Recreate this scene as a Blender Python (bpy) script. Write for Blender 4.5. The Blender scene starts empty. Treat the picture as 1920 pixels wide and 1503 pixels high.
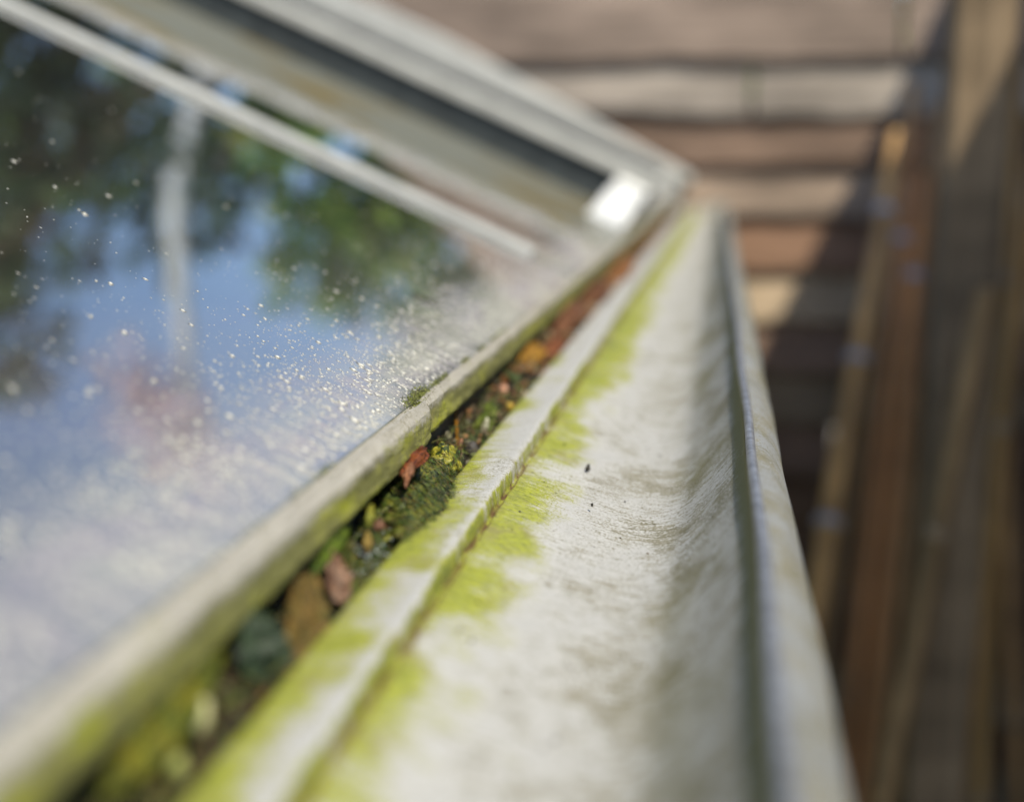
import bpy, math, random
from mathutils import Vector, Matrix, noise as mnoise
random.seed(7)
R = math.radians
S = bpy.context.scene
COL = S.collection

# ------------------------------------------------------------------ camera
PITCH, YAW = R(10.459), R(9.052)
cam = bpy.data.cameras.new('camera')
cam.sensor_width = 36.0
cam.lens = 2500.0 / 1920.0 * 36.0
cam.clip_start, cam.clip_end = 0.005, 2000.0
cam.dof.use_dof = True
cam.dof.focus_distance = 0.338
cam.dof.aperture_fstop = 5.9
camo = bpy.data.objects.new('camera', cam)
COL.objects.link(camo)
camo.location = (0, 0, 0)
camo.rotation_euler = (R(90) - PITCH, 0, YAW)
S.camera = camo

# ------------------------------------------------------------------ light
SUN = Vector((0.37, -0.48, 0.795)).normalized()
w = bpy.data.worlds.new('World')
S.world = w
w.use_nodes = True
wn = w.node_tree
bg = wn.nodes['Background']
sky = wn.nodes.new('ShaderNodeTexSky')
sky.sky_type = 'NISHITA'
sky.sun_disc = False
sky.sun_elevation = math.asin(SUN.z)
sky.sun_rotation = math.atan2(SUN.x, SUN.y)
sky.ozone_density = 1.6
sky.dust_density = 0.6
wn.links.new(sky.outputs[0], bg.inputs[0])
bg.inputs[1].default_value = 0.14
sl = bpy.data.lights.new('sun', 'SUN')
sl.energy = 4.0
sl.angle = R(0.53)
sl.color = (1.0, 0.93, 0.77)
so = bpy.data.objects.new('sun', sl)
COL.objects.link(so)
so.rotation_euler = SUN.to_track_quat('Z', 'Y').to_euler()
S.view_settings.view_transform = 'Standard'
S.view_settings.look = 'None'
S.view_settings.exposure = 0.26
S.view_settings.gamma = 1.0
S.cycles.use_denoising = True
S.cycles.max_bounces = 10
S.cycles.transparent_max_bounces = 16
S.cycles.caustics_reflective = False
S.cycles.caustics_refractive = False

# ------------------------------------------------------------------ node helpers
class NT:
    def __init__(s, name):
        s.m = bpy.data.materials.new(name)
        s.m.use_nodes = True
        s.t = s.m.node_tree
        s.t.nodes.clear()
        s.out = s.t.nodes.new('ShaderNodeOutputMaterial')
    def n(s, typ, **kw):
        x = s.t.nodes.new(typ)
        for k, v in kw.items():
            setattr(x, k, v)
        return x
    def put(s, sock, v):
        if isinstance(v, bpy.types.NodeSocket):
            s.t.links.new(v, sock)
        elif v is not None:
            if sock.type == 'RGBA' and len(v) == 3:
                v = (*v, 1)
            sock.default_value = v
    def uv(s, sx=1.0, sy=1.0):
        c = s.n('ShaderNodeTexCoord')
        mp = s.n('ShaderNodeMapping')
        s.t.links.new(c.outputs['UV'], mp.inputs[0])
        mp.inputs['Scale'].default_value = (sx, sy, 1)
        return mp.outputs[0]
    def obj(s, sc=(1, 1, 1)):
        c = s.n('ShaderNodeTexCoord')
        mp = s.n('ShaderNodeMapping')
        s.t.links.new(c.outputs['Object'], mp.inputs[0])
        mp.inputs['Scale'].default_value = sc
        return mp.outputs[0]
    def noise(s, vec, scale, detail=4, rough=0.6, dist=0.0):
        x = s.n('ShaderNodeTexNoise')
        s.put(x.inputs['Vector'], vec)
        x.inputs['Scale'].default_value = scale
        x.inputs['Detail'].default_value = detail
        x.inputs['Roughness'].default_value = rough
        x.inputs['Distortion'].default_value = dist
        return x.outputs[0]
    def vor(s, vec, scale, out='Distance'):
        x = s.n('ShaderNodeTexVoronoi')
        s.put(x.inputs['Vector'], vec)
        x.inputs['Scale'].default_value = scale
        return x.outputs[out]
    def ramp(s, v, a, b, lo=0.0, hi=1.0):
        x = s.n('ShaderNodeMapRange')
        x.interpolation_type = 'SMOOTHSTEP'
        x.clamp = True
        s.put(x.inputs[0], v)
        for i, q in zip((1, 2, 3, 4), (a, b, lo, hi)):
            x.inputs[i].default_value = q
        return x.outputs[0]
    def math(s, op, a, b=None, clamp=False):
        x = s.n('ShaderNodeMath', operation=op, use_clamp=clamp)
        s.put(x.inputs[0], a)
        if b is not None:
            s.put(x.inputs[1], b)
        return x.outputs[0]
    def mix(s, f, a, b):
        x = s.n('ShaderNodeMix', data_type='RGBA')
        s.put(x.inputs[0], f)
        s.put(x.inputs[6], a)
        s.put(x.inputs[7], b)
        return x.outputs[2]
    def attr(s, name):
        x = s.n('ShaderNodeAttribute', attribute_name=name)
        return x
    def bump(s, h, strength, dist):
        x = s.n('ShaderNodeBump')
        x.inputs['Strength'].default_value = strength
        x.inputs['Distance'].default_value = dist
        s.put(x.inputs['Height'], h)
        return x.outputs[0]
    def bsdf(s, col, rough=0.6, metal=0.0, normal=None, spec=0.5, sss=None, trans=None):
        x = s.n('ShaderNodeBsdfPrincipled')
        s.put(x.inputs['Base Color'], col)
        s.put(x.inputs['Roughness'], rough)
        s.put(x.inputs['Metallic'], metal)
        s.put(x.inputs['Specular IOR Level'], spec)
        if normal is not None:
            s.put(x.inputs['Normal'], normal)
        return x.outputs[0]
    def done(s, sh):
        s.t.links.new(sh, s.out.inputs[0])
        return s.m
    def mixsh(s, f, a, b):
        x = s.n('ShaderNodeMixShader')
        s.put(x.inputs[0], f)
        s.t.links.new(a, x.inputs[1])
        s.t.links.new(b, x.inputs[2])
        return x.outputs[0]

def weathered(name, white=(0.66, 0.66, 0.64), streak=0.5, algae_bias=0.0, olive=(0.19, 0.175, 0.07)):
    """old white coated aluminium: UV.x runs across the profile, UV.y along it, both in metres"""
    q = NT(name)
    alg = q.attr('algae').outputs['Fac']
    oli = q.attr('olive').outputs['Fac']
    st = q.noise(q.uv(170, 800), 1.0, 6, 0.74, 0.15)     # small scuffs and dirt runs
    st2 = q.noise(q.uv(1300, 1900), 1.0, 4, 0.75, 0.0)
    run = q.noise(q.uv(110, 260), 1.0, 6, 0.72, 0.3)      # runs across the profile
    pt = q.noise(q.uv(48, 34), 1.0, 6, 0.70, 0.3)        # broad patches of grime
    fine = q.noise(q.uv(2600, 3600), 1.0, 2, 0.6)
    cw = q.mix(q.ramp(pt, 0.3, 0.7), tuple(c * 0.80 for c in white), white)
    g0 = q.math('ADD', q.math('MULTIPLY', q.math('SUBTRACT', st, 0.5), 1.5), q.math('MULTIPLY', q.math('SUBTRACT', run, 0.5), 0.5))
    g0 = q.math('ADD', g0, q.math('MULTIPLY', q.math('SUBTRACT', st2, 0.5), 1.8))
    g0 = q.math('ADD', g0, q.math('MULTIPLY', q.math('SUBTRACT', pt, 0.5), 1.25))
    g0 = q.math('ADD', g0, q.math('MULTIPLY', oli, 0.55))  # olive mask holds dirt plus painted trough shade
    grime = q.math('MULTIPLY', q.ramp(g0, 0.06, 0.34), streak)
    grime = q.math('ADD', grime, q.math('MULTIPLY', q.ramp(st2, 0.52, 0.64), 0.42 * streak), True)
    gc = q.mix(q.ramp(run, 0.35, 0.65), (0.135, 0.12, 0.065), (0.24, 0.22, 0.155))
    c = q.mix(grime, cw, gc)
    ov = q.math('ADD', oli, q.math('MULTIPLY', q.math('SUBTRACT', st, 0.5), 0.9))
    ov = q.math('MULTIPLY', q.ramp(ov, 0.30, 0.85), 0.85)
    c = q.mix(ov, c, olive)
    a0 = q.math('ADD', alg, q.math('MULTIPLY', q.math('SUBTRACT', st, 0.5), 0.85))
    a0 = q.math('ADD', a0, q.math('MULTIPLY', q.math('SUBTRACT', run, 0.5), 0.55))
    a0 = q.math('ADD', a0, q.math('MULTIPLY', q.math('SUBTRACT', st2, 0.5), 1.0))
    stp = q.attr('step').outputs['Fac']
    a0 = q.math('ADD', a0, q.math('MULTIPLY', stp, q.math('MULTIPLY', q.math('SUBTRACT', q.noise(q.uv(70, 190), 1.0, 7, 0.72, 1.2), 0.50), 3.0)))
    a0 = q.math('ADD', a0, q.math('MULTIPLY', q.math('SUBTRACT', fine, 0.5), 0.9))
    a0 = q.math('ADD', a0, algae_bias)
    a1 = q.ramp(a0, 0.38, 0.60)
    ac = q.mix(q.ramp(q.noise(q.uv(420, 520), 1.0, 4), 0.32, 0.66), (0.20, 0.22, 0.012), (0.37, 0.39, 0.012))
    ac = q.mix(q.ramp(q.noise(q.uv(90, 60), 1.0, 4, 0.6), 0.50, 0.72), ac, (0.26, 0.235, 0.06))
    ac = q.mix(q.ramp(a0, 0.36, 0.72), (0.36, 0.33, 0.16), ac)
    ac = q.mix(q.ramp(a0, 0.80, 1.25), ac, (0.16, 0.19, 0.02))
    c = q.mix(q.math('MULTIPLY', a1, 0.92), c, ac)
    sp = q.ramp(q.vor(q.uv(330, 330), 1.0), 0.10, 0.16)
    sel = q.ramp(q.noise(q.uv(120, 120), 1.0, 1), 0.60, 0.66)
    c = q.mix(q.math('MULTIPLY', q.math('SUBTRACT', 1.0, sp), sel), c, (0.07, 0.055, 0.035))
    crk = q.attr('crack').outputs['Fac']
    ck = q.math('MULTIPLY', crk, q.ramp(q.noise(q.uv(300, 110), 1.0, 7, 0.7, 0.6), 0.40, 0.60))
    c = q.mix(ck, c, (0.13, 0.075, 0.035))
    h = q.math('ADD', q.math('MULTIPLY', st, 0.3), q.math('MULTIPLY', st2, 0.7))
    h = q.math('ADD', h, q.math('MULTIPLY', a1, 0.35))
    r = q.ramp(grime, 0.0, 1.0, 0.55, 0.85)
    return q.done(q.bsdf(c, r, 0.0, q.bump(h, 0.25, 0.0003), 0.25))

def plain(name, col, rough=0.6, var=0.25, scale=30, metal=0.0, bump=0.2, bd=0.002, spec=0.4):
    q = NT(name)
    nz = q.noise(q.obj(), scale, 5, 0.65)
    c = q.mix(q.ramp(nz, 0.3, 0.7), tuple(x * (1 - var) for x in col), tuple(min(1, x * (1 + var)) for x in col))
    return q.done(q.bsdf(c, rough, metal, q.bump(nz, bump, bd), spec))

def vcol(name, rough=0.6, var=0.35, scale=900, bd=0.0004, spec=0.4, bump=0.5, trans=0.0):
    """colour comes from the Col attribute, broken up by noise"""
    q = NT(name)
    a = q.attr('Col').outputs['Color']
    nz = q.noise(q.obj(), scale, 4, 0.65)
    dk = q.n('ShaderNodeMix', data_type='RGBA', blend_type='MULTIPLY')
    dk.inputs[0].default_value = 1.0
    q.put(dk.inputs[6], a)
    g = q.ramp(nz, 0.25, 0.75, 1 - var, 1 + var)
    cc = q.n('ShaderNodeCombineColor')
    for i in range(3):
        q.t.links.new(g, cc.inputs[i])
    q.put(dk.inputs[7], cc.outputs[0])
    sh = q.bsdf(dk.outputs[2], rough, 0.0, q.bump(nz, bump, bd), spec)
    if trans:
        tr = q.n('ShaderNodeBsdfTranslucent')
        q.put(tr.inputs[0], dk.outputs[2])
        sh = q.mixsh(trans, sh, tr.outputs[0])
    return q.done(sh)

def roof_glass(name, film=1.0, stain=0.0, y0=0.0, y1=1.0):
    """horticultural glass; UV.x = metres up the slope from the eave, UV.y = metres along the roof"""
    q = NT(name)
    geo = q.n('ShaderNodeNewGeometry')
    dt = q.n('ShaderNodeVectorMath', operation='DOT_PRODUCT')
    q.t.links.new(geo.outputs['Incoming'], dt.inputs[0])
    q.t.links.new(geo.outputs['Normal'], dt.inputs[1])
    c = q.math('ABSOLUTE', dt.outputs['Value'])
    p5 = q.math('POWER', q.math('SUBTRACT', 1.0, c), 1.2)
    r = q.math('ADD', q.math('MULTIPLY', p5, 0.86), 0.12, True)
    gl = q.n('ShaderNodeBsdfGlossy')
    gl.inputs['Roughness'].default_value = 0.03
    gl.inputs['Color'].default_value = (1, 1, 1, 1)
    u = q.uv(1, 1)
    wav = q.noise(q.uv(9, 9), 1.0, 2, 0.5)
    q.put(gl.inputs['Normal'], q.bump(wav, 0.10, 0.002))
    tr = q.n('ShaderNodeBsdfTransparent')
    tr.inputs['Color'].default_value = (0.50, 0.58, 0.54, 1)
    sh = q.mixsh(r, tr.outputs[0], gl.outputs[0])
    sep = q.n('ShaderNodeSeparateXYZ')
    q.t.links.new(u, sep.inputs[0])
    s_, y_ = sep.outputs[0], sep.outputs[1]
    big = q.noise(q.uv(60, 16), 1.0, 4, 0.6, 0.5)
    run = q.noise(q.uv(35, 260), 1.0, 4, 0.65)     # rain runs down the slope
    fin = q.noise(q.uv(900, 1300), 1.0, 3, 0.7)
    sj = q.math('ADD', s_, q.math('MULTIPLY', q.math('SUBTRACT', big, 0.5), 0.030))
    sj = q.math('ADD', sj, q.math('MULTIPLY', q.math('SUBTRACT', run, 0.5), 0.012))
    low = q.math('MULTIPLY', q.ramp(sj, 0.002, 0.036, 1.0, 0.0), q.ramp(sj, -0.008, 0.010, 0.30, 1.0))
    mid = q.ramp(sj, 0.0, 0.10, 0.16, 0.02)
    cov = q.math('ADD', q.math('MULTIPLY', low, q.ramp(run, 0.30, 0.70, 0.36, 0.88)), mid)
    cov = q.math('ADD', cov, q.math('MULTIPLY', q.ramp(fin, 0.58, 0.72), q.ramp(sj, 0.0, 0.10, 0.30, 0.02)))
    dc = q.mix(q.ramp(big, 0.35, 0.65), (0.32, 0.30, 0.32), (0.41, 0.40, 0.36))
    if stain:
        m = q.ramp(q.math('ADD', y_, q.math('MULTIPLY', q.math('SUBTRACT', big, 0.5), 0.25)), y0, y1)
        cov = q.math('MAXIMUM', cov, q.math('MULTIPLY', m, q.ramp(run, 0.2, 0.7, 0.70 * stain, stain)))
        ochre = q.noise(q.uv(9, 14), 1.0, 4, 0.6)
        dc2 = q.mix(q.ramp(ochre, 0.48, 0.66), (0.19, 0.195, 0.165), (0.18, 0.135, 0.05))
        dc = q.mix(m, dc, dc2)
    cov = q.math('MULTIPLY', cov, film, True)
    df = q.n('ShaderNodeBsdfDiffuse')
    q.put(df.inputs[0], dc)
    return q.done(q.mixsh(cov, sh, df.outputs[0]))

def clear_glass(name, tint=(0.8, 0.85, 0.83)):
    q = NT(name)
    tr = q.n('ShaderNodeBsdfTransparent')
    tr.inputs[0].default_value = (*tint, 1)
    gl = q.n('ShaderNodeBsdfGlossy')
    gl.inputs['Roughness'].default_value = 0.05
    return q.done(q.mixsh(0.06, tr.outputs[0], gl.outputs[0]))

M = {}
M['gutter'] = weathered('weathered_gutter_paint', (0.56, 0.55, 0.52), 1.0)
M['bar'] = weathered('weathered_bar_paint', (0.50, 0.47, 0.41), 1.0, 0.0, (0.17, 0.17, 0.05))
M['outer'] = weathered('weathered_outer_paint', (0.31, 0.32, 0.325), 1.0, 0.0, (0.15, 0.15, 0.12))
M['white'] = plain('white_aluminium', (0.52, 0.515, 0.48), 0.45, 0.12, 40, 0, 0.1)
M['alu'] = plain('bare_aluminium', (0.62, 0.63, 0.62), 0.35, 0.1, 60, 0.7, 0.1)
M['clip'] = plain('clip_sun_glare', (0.82, 0.82, 0.79), 0.30, 0.03, 60, 0.0, 0.05)  # near-white colour standing in for sun glare on the metal
M['lip'] = plain('lip_sky_tint', (0.24, 0.25, 0.28), 0.38, 0.4, 260, 0.3, 0.4, 0.0006)  # blue-grey tint stands in for sky mirrored on the bead
M['shade_dark'] = plain('painted_shade', (0.045, 0.052, 0.052), 0.55, 0.4, 60, 0, 0.3)  # dark colour standing in for shade on bar sides and in recesses
M['glass'] = roof_glass('dusty_roof_glass')
M['glass_stain'] = roof_glass('stained_roof_glass', 1.0, 0.90, 0.80, 0.93)
M['glass_in'] = clear_glass('glass_underside')
M['glass_edge'] = plain('glass_edge', (0.12, 0.2, 0.16), 0.3, 0.2, 50)
M['debris'] = vcol('debris', 0.55, 0.45, 1300)
M['wet'] = vcol('wet_moss', 0.30, 0.5, 1500, 0.0006, 0.6)
M['leafy'] = vcol('leaf_litter_leaf', 0.58, 0.45, 700, 0.0004, 0.5, 0.5, 0.25)
M['speck'] = plain('dirt_speck', (0.72, 0.69, 0.60), 0.35, 0.2, 900)
M['foliage'] = vcol('foliage', 0.5, 0.3, 3, 0.01, 0.3, 0.2, 0.3)
M['bark'] = plain('bark', (0.12, 0.09, 0.065), 0.9, 0.4, 6, 0, 0.6, 0.02)
def grain(name, sc, var=0.45):
    q = NT(name)
    a = q.attr('Col').outputs['Color']
    n1 = q.noise(q.obj(sc), 1.0, 6, 0.65, 0.5)
    n2 = q.noise(q.obj((5, 5, 14)), 1.0, 4, 0.6)
    g = q.math('ADD', q.math('MULTIPLY', n1, 0.6), q.math('MULTIPLY', n2, 0.7))
    g = q.ramp(g, 0.4, 0.9, 1 - var, 1 + var)
    cc = q.n('ShaderNodeCombineColor')
    for i in range(3):
        q.t.links.new(g, cc.inputs[i])
    mx = q.n('ShaderNodeMix', data_type='RGBA', blend_type='MULTIPLY')
    mx.inputs[0].default_value = 1.0
    q.put(mx.inputs[6], a)
    q.put(mx.inputs[7], cc.outputs[0])
    return q.done(q.bsdf(mx.outputs[2], 0.85, 0, q.bump(n1, 0.7, 0.004), 0.2))
M['board'] = grain('weathered_board', (4, 30, 110))
M['post'] = grain('weathered_post', (90, 90, 3), 0.5)
M['mortar'] = plain('mortar', (0.15, 0.13, 0.12), 0.95, 0.35, 40, 0, 0.5, 0.004)
M['wood'] = vcol('fence_wood', 0.8, 0.35, 18, 0.004, 0.2, 0.5)
M['cane'] = vcol('bamboo', 0.35, 0.22, 25, 0.001, 0.5, 0.2)
M['soil'] = plain('soil', (0.05, 0.038, 0.028), 0.95, 0.5, 8, 0, 0.6, 0.02)
M['pot'] = plain('pink_plastic', (0.52, 0.30, 0.32), 0.5, 0.15, 20)

# ------------------------------------------------------------------ mesh helpers
class MB:
    def __init__(s):
        s.v, s.f, s.c, s.mi, s.uvs = [], [], [], [], []
    def add(s, vs, fs, col=(0.5, 0.5, 0.5), mi=0, uv=None):
        o = len(s.v)
        s.v += [tuple(x) for x in vs]
        for f in fs:
            s.f.append([i + o for i in f])
            s.c.append(col)
            s.mi.append(mi)
            s.uvs.append([uv[i] for i in f] if uv else None)
    def box(s, a, b, col=(0.5, 0.5, 0.5), mi=0, mat=None):
        x0, y0, z0 = a
        x1, y1, z1 = b
        vs = [Vector(p) for p in ((x0, y0, z0), (x1, y0, z0), (x1, y1, z0), (x0, y1, z0), (x0, y0, z1), (x1, y0, z1), (x1, y1, z1), (x0, y1, z1))]
        if mat:
            vs = [mat @ p for p in vs]
        s.add(vs, [(0, 3, 2, 1), (4, 5, 6, 7), (0, 1, 5, 4), (1, 2, 6, 5), (2, 3, 7, 6), (3, 0, 4, 7)], col, mi)
    def tube(s, pts, rad, n=8, col=(0.5, 0.5, 0.5), cols=None):
        pts = [Vector(p) for p in pts]
        rings = []
        for i, p in enumerate(pts):
            d = (pts[min(i + 1, len(pts) - 1)] - pts[max(i - 1, 0)]).normalized()
            a = d.cross(Vector((0.3, 0.9, 0.31))).normalized()
            b = d.cross(a)
            r = rad[i] if isinstance(rad, (list, tuple)) else rad
            rings.append([p + (a * math.cos(2 * math.pi * k / n) + b * math.sin(2 * math.pi * k / n)) * r for k in range(n)])
        for i in range(len(rings) - 1):
            s.add(rings[i] + rings[i + 1], [(k, (k + 1) % n, n + (k + 1) % n, n + k) for k in range(n)], cols[i] if cols else col)
        s.add(rings[0], [tuple(range(n))[::-1]], cols[0] if cols else col)
        s.add(rings[-1], [tuple(range(n))], cols[-1] if cols else col)
    def build(s, name, mats, parent=None, smooth=True, merge=False):
        me = bpy.data.meshes.new(name)
        me.from_pydata(s.v, [], s.f)
        if not isinstance(mats, (list, tuple)):
            mats = [mats]
        for m in mats:
            me.materials.append(m)
        ca = me.color_attributes.new('Col', 'FLOAT_COLOR', 'CORNER')
        buf = []
        for f, c in zip(s.f, s.c):
            buf += [c[0], c[1], c[2], 1.0] * len(f)
        ca.data.foreach_set('color', buf)
        me.polygons.foreach_set('material_index', s.mi)
        me.polygons.foreach_set('use_smooth', [smooth] * len(s.f))
        if any(x is not None for x in s.uvs):
            ul = me.uv_layers.new(name='UVMap')
            b = []
            for f, x in zip(s.f, s.uvs):
                for k in range(len(f)):
                    b += list(x[k]) if x else [0.0, 0.0]
            ul.data.foreach_set('uv', b)
        me.update()
        o = bpy.data.objects.new(name, me)
        COL.objects.link(o)
        if parent:
            o.parent = parent
        if merge:
            import bmesh
            bm = bmesh.new()
            bm.from_mesh(me)
            bmesh.ops.remove_doubles(bm, verts=bm.verts, dist=1e-6)
            bm.to_mesh(me)
            bm.free()
        return o

def tag(o, label=None, cat=None, group=None, kind=None):
    if label: o['label'] = label
    if cat: o['category'] = cat
    if group: o['group'] = group
    if kind: o['kind'] = kind
    return o

def empty(name, label, cat, loc=(0, 0, 0), group=None):
    o = bpy.data.objects.new(name, None)
    COL.objects.link(o)
    o.location = loc
    return tag(o, label, cat, group)

def recentre(o):
    """put a single-mesh thing's origin at its own centre"""
    me = o.data
    c = Vector((0, 0, 0))
    for v in me.vertices: c += v.co
    c /= len(me.vertices)
    me.transform(Matrix.Translation(-c))
    o.location = c
    return o

def nz(x, y, z=0.0, s=1.0):
    return mnoise.noise(Vector((x * s, y * s, z * s)))

def stations(a, b, n):
    return [a * (b / a) ** (i / (n - 1)) for i in range(n)]

def sweep(name, prof, ys, mat, parent=None, off=None, attrs=None, mats=None, closed=False, flat=False, caps=True):
    """prof: list of (X, Z); off(i, x, z, y) -> (dx, dz); attrs: {name: f(u, x, z, y, i)}; UV in metres"""
    u = [0.0]
    for a, b in zip(prof, prof[1:]):
        u.append(u[-1] + math.hypot(b[0] - a[0], b[1] - a[1]))
    n = len(prof)
    vs, fs = [], []
    for y in ys:
        for i, (x, z) in enumerate(prof):
            dx, dz = off(i, x, z, y) if off else (0, 0)
            vs.append((x + dx, y, z + dz))
    loops = n if closed else n - 1
    for j in range(len(ys) - 1):
        for i in range(loops):
            k = (i + 1) % n
            fs.append((j * n + i, j * n + k, (j + 1) * n + k, (j + 1) * n + i))
    if closed and caps:
        fs.append(tuple(range(n))[::-1])
        fs.append(tuple((len(ys) - 1) * n + i for i in range(n)))
    me = bpy.data.meshes.new(name)
    me.from_pydata(vs, [], fs)
    for m in (mats or [mat]):
        me.materials.append(m)
    uu = u + [u[-1] + 0.01]
    ul = me.uv_layers.new(name='UVMap')
    b = []
    for j in range(len(ys) - 1):
        for i in range(loops):
            b += [uu[i], ys[j], uu[i + 1], ys[j], uu[i + 1], ys[j + 1], uu[i], ys[j + 1]]
    while len(b) < 2 * len(me.loops):
        b += [0, 0]
    ul.data.foreach_set('uv', b)
    for an, fn in (attrs or {}).items():
        at = me.attributes.new(an, 'FLOAT', 'POINT')
        d = []
        for y in ys:
            for i, (x, z) in enumerate(prof):
                d.append(fn(u[i], x, z, y, i))
        at.data.foreach_set('value', d)
    me.polygons.foreach_set('use_smooth', [not flat] * len(me.polygons))
    me.update()
    o = bpy.data.objects.new(name, me)
    COL.objects.link(o)
    if parent: o.parent = parent
    return o

def densify(pts, step):
    out = [pts[0]]
    for a, b in zip(pts, pts[1:]):
        d = math.hypot(b[0] - a[0], b[1] - a[1])
        k = max(1, int(math.ceil(d / step)))
        for i in range(1, k + 1):
            out.append((a[0] + (b[0] - a[0]) * i / k, a[1] + (b[1] - a[1]) * i / k))
    return out

def catmull(pts, per=6):
    out = []
    n = len(pts)
    for i in range(n - 1):
        p0, p1, p2, p3 = pts[max(i - 1, 0)], pts[i], pts[i + 1], pts[min(i + 2, n - 1)]
        for k in range(per):
            t = k / per
            out.append(tuple(0.5 * (2 * p1[c] + (p2[c] - p0[c]) * t + (2 * p0[c] - 5 * p1[c] + 4 * p2[c] - p3[c]) * t * t + (3 * p1[c] - p0[c] - 3 * p2[c] + p3[c]) * t ** 3) for c in range(2)))
    out.append(pts[-1])
    return out

# exact pixel (1920 x 1503 photo) -> X/Y, Z/Y of the viewing ray, used only to read positions off the photograph
_cp, _sp, _c, _s = math.cos(PITCH), math.sin(PITCH), math.cos(YAW), math.sin(YAW)
def at(px, py, y):
    a, b = (px - 960) / 2500.0, (751.5 - py) / 2500.0
    d = Vector((-_s * _cp, _c * _cp, -_sp)) + Vector((_c, _s, 0)) * a + Vector((-_s * _sp, _c * _sp, _cp)) * b
    return Vector((d.x / d.y * y, y, d.z / d.y * y))
def at_z(px, py, z):
    p = at(px, py, 1.0)
    return p * (z / p.z)

# ------------------------------------------------------------------ setting: ground
g = MB()
g.add([(-400, -400, -1.5), (400, -400, -1.5), (400, 900, -1.5), (-400, 900, -1.5)], [(0, 1, 2, 3)])
M['ground'] = plain('pale_gravel', (0.30, 0.27, 0.23), 0.95, 0.3, 14, 0, 0.6, 0.02)
tag(g.build('ground', M['ground']), kind='structure')

# ------------------------------------------------------------------ lap board fence
WY = 2.18
CH = 0.0815
rows_col = {}
def place(o, par):
    o.location = -Vector(par.location)
    return o
wall = empty('lap_board_fence', 'weathered fence of wavy edged brown and grey boards closing the far end of the gutter', 'fence', (0, WY, -1.5))
rng = random.Random(3)
z0 = at(1400, 311, WY).z
WARM = (.80, .76, .68)
light = {0: (0.40, 0.32, 0.27), 1: (0.27, 0.195, 0.16), 2: (0.46, 0.42, 0.40), 3: (0.32, 0.26, 0.235), 4: (0.33, 0.29, 0.28),
         -1: (0.31, 0.195, 0.14), -2: (0.46, 0.37, 0.28), -3: (0.27, 0.19, 0.155)}
for k in range(-17, 4):
    zb = z0 + (k - 1) * CH
    base = light.get(k, rng.choice([(0.25, 0.18, 0.15), (0.38, 0.32, 0.27), (0.24, 0.17, 0.14)]))
    cutx = {2: .035, 0: -.6, -1: .30}.get(k, rng.uniform(-1.4, .5))
    for xa, xb in ((-2.6, cutx - .004), (cutx + .004, .56)):
        jit = rng.uniform(.88, 1.12)
        base = tuple(a * b for a, b in zip(light.get(k, base), WARM))
        n = max(8, int((xb - xa) / .025))
        vs = []
        for i in range(n + 1):
            x = xa + (xb - xa) * i / n
            lo = zb + .010 * nz(x * 5, k * 3.3) + .006 * nz(x * 14, k * 7.1)
            hi = zb + CH + (.022 if k < 3 else .036)
            py = .004 * nz(x * 3, k * 1.7)
            vs += [(x, WY + .004 + py, lo), (x, WY - .020 + py, lo - .001), (x, WY - .022 + py, lo + .004), (x, WY - .015 + py + .003 * nz(x * 9, k), lo + (hi - lo) * .35), (x, WY - .006 + py, lo + (hi - lo) * .7), (x, WY + .004 + py, hi), (x, WY + .012 + py, hi), (x, WY + .012 + py, lo)]
        mb = MB()
        for i in range(n):
            x = xa + (xb - xa) * i / n
            for e in range(8):
                a, b = i * 8 + e, i * 8 + (e + 1) % 8
                t = 1 + .30 * nz(x * 4, k * 2.2, e * .4) - .25 * max(0, nz(x * 9, k * 5.0) - .25)
                mb.f.append((a, a + 8, b + 8, b)); mb.c.append(tuple(min(.6, c * jit * t) for c in base)); mb.mi.append(0); mb.uvs.append(None)
        mb.f.append(tuple(range(8))); mb.c.append(base); mb.mi.append(0); mb.uvs.append(None)
        mb.f.append(tuple(n * 8 + e for e in range(8))[::-1]); mb.c.append(base); mb.mi.append(0); mb.uvs.append(None)
        mb.v = vs
        place(mb.build('board', M['board'], wall, smooth=False), wall)
for xx in (-1.9, -.4, .50):
    b = MB()
    b.box((xx, WY + .014, -1.5), (xx + .06, WY + .08, z0 + 3 * CH + .02), (.2, .15, .12))
    place(b.build('fence_stud', M['wood'], wall, smooth=False), wall)

# ------------------------------------------------------------------ fence, post
FX, FT = .56, .76  # side fence out of view, placed and sized for its shadow
fen = empty('board_fence', 'tall unseen upright board fence along the right hand side, placed to shade the canes', 'fence', (FX, 1.2, -1.5))
rng = random.Random(5)
y = .2
while y < 2.15:
    wv = min(0.143, 2.155 - y)
    c = rng.uniform(.8, 1.2)
    bb = MB()
    bb.box((FX + rng.uniform(-.003, .003), y, -1.48), (FX + .018, y + wv, FT + rng.uniform(-.004, .004)), (0.26 * c, 0.18 * c, 0.12 * c))
    place(bb.build('board', M['post'], fen, smooth=False), fen)
    y += wv + .004
for zz in (-1.1, -.25, .5):
    bb = MB()
    bb.box((FX + .021, .2, zz), (FX + .06, 2.15, zz + .09), (0.2, .14, .1))
    place(bb.build('rail', M['post'], fen, smooth=False), fen)
pst = MB()
px0 = at(1752, 700, 1.27).x
prof = [(px0 + .004, 1.27), (px0 + .05, 1.27), (px0 + .054, 1.274), (px0 + .054, 1.320), (px0 + .05, 1.324), (px0 + .004, 1.324), (px0, 1.320), (px0, 1.274)]
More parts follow.
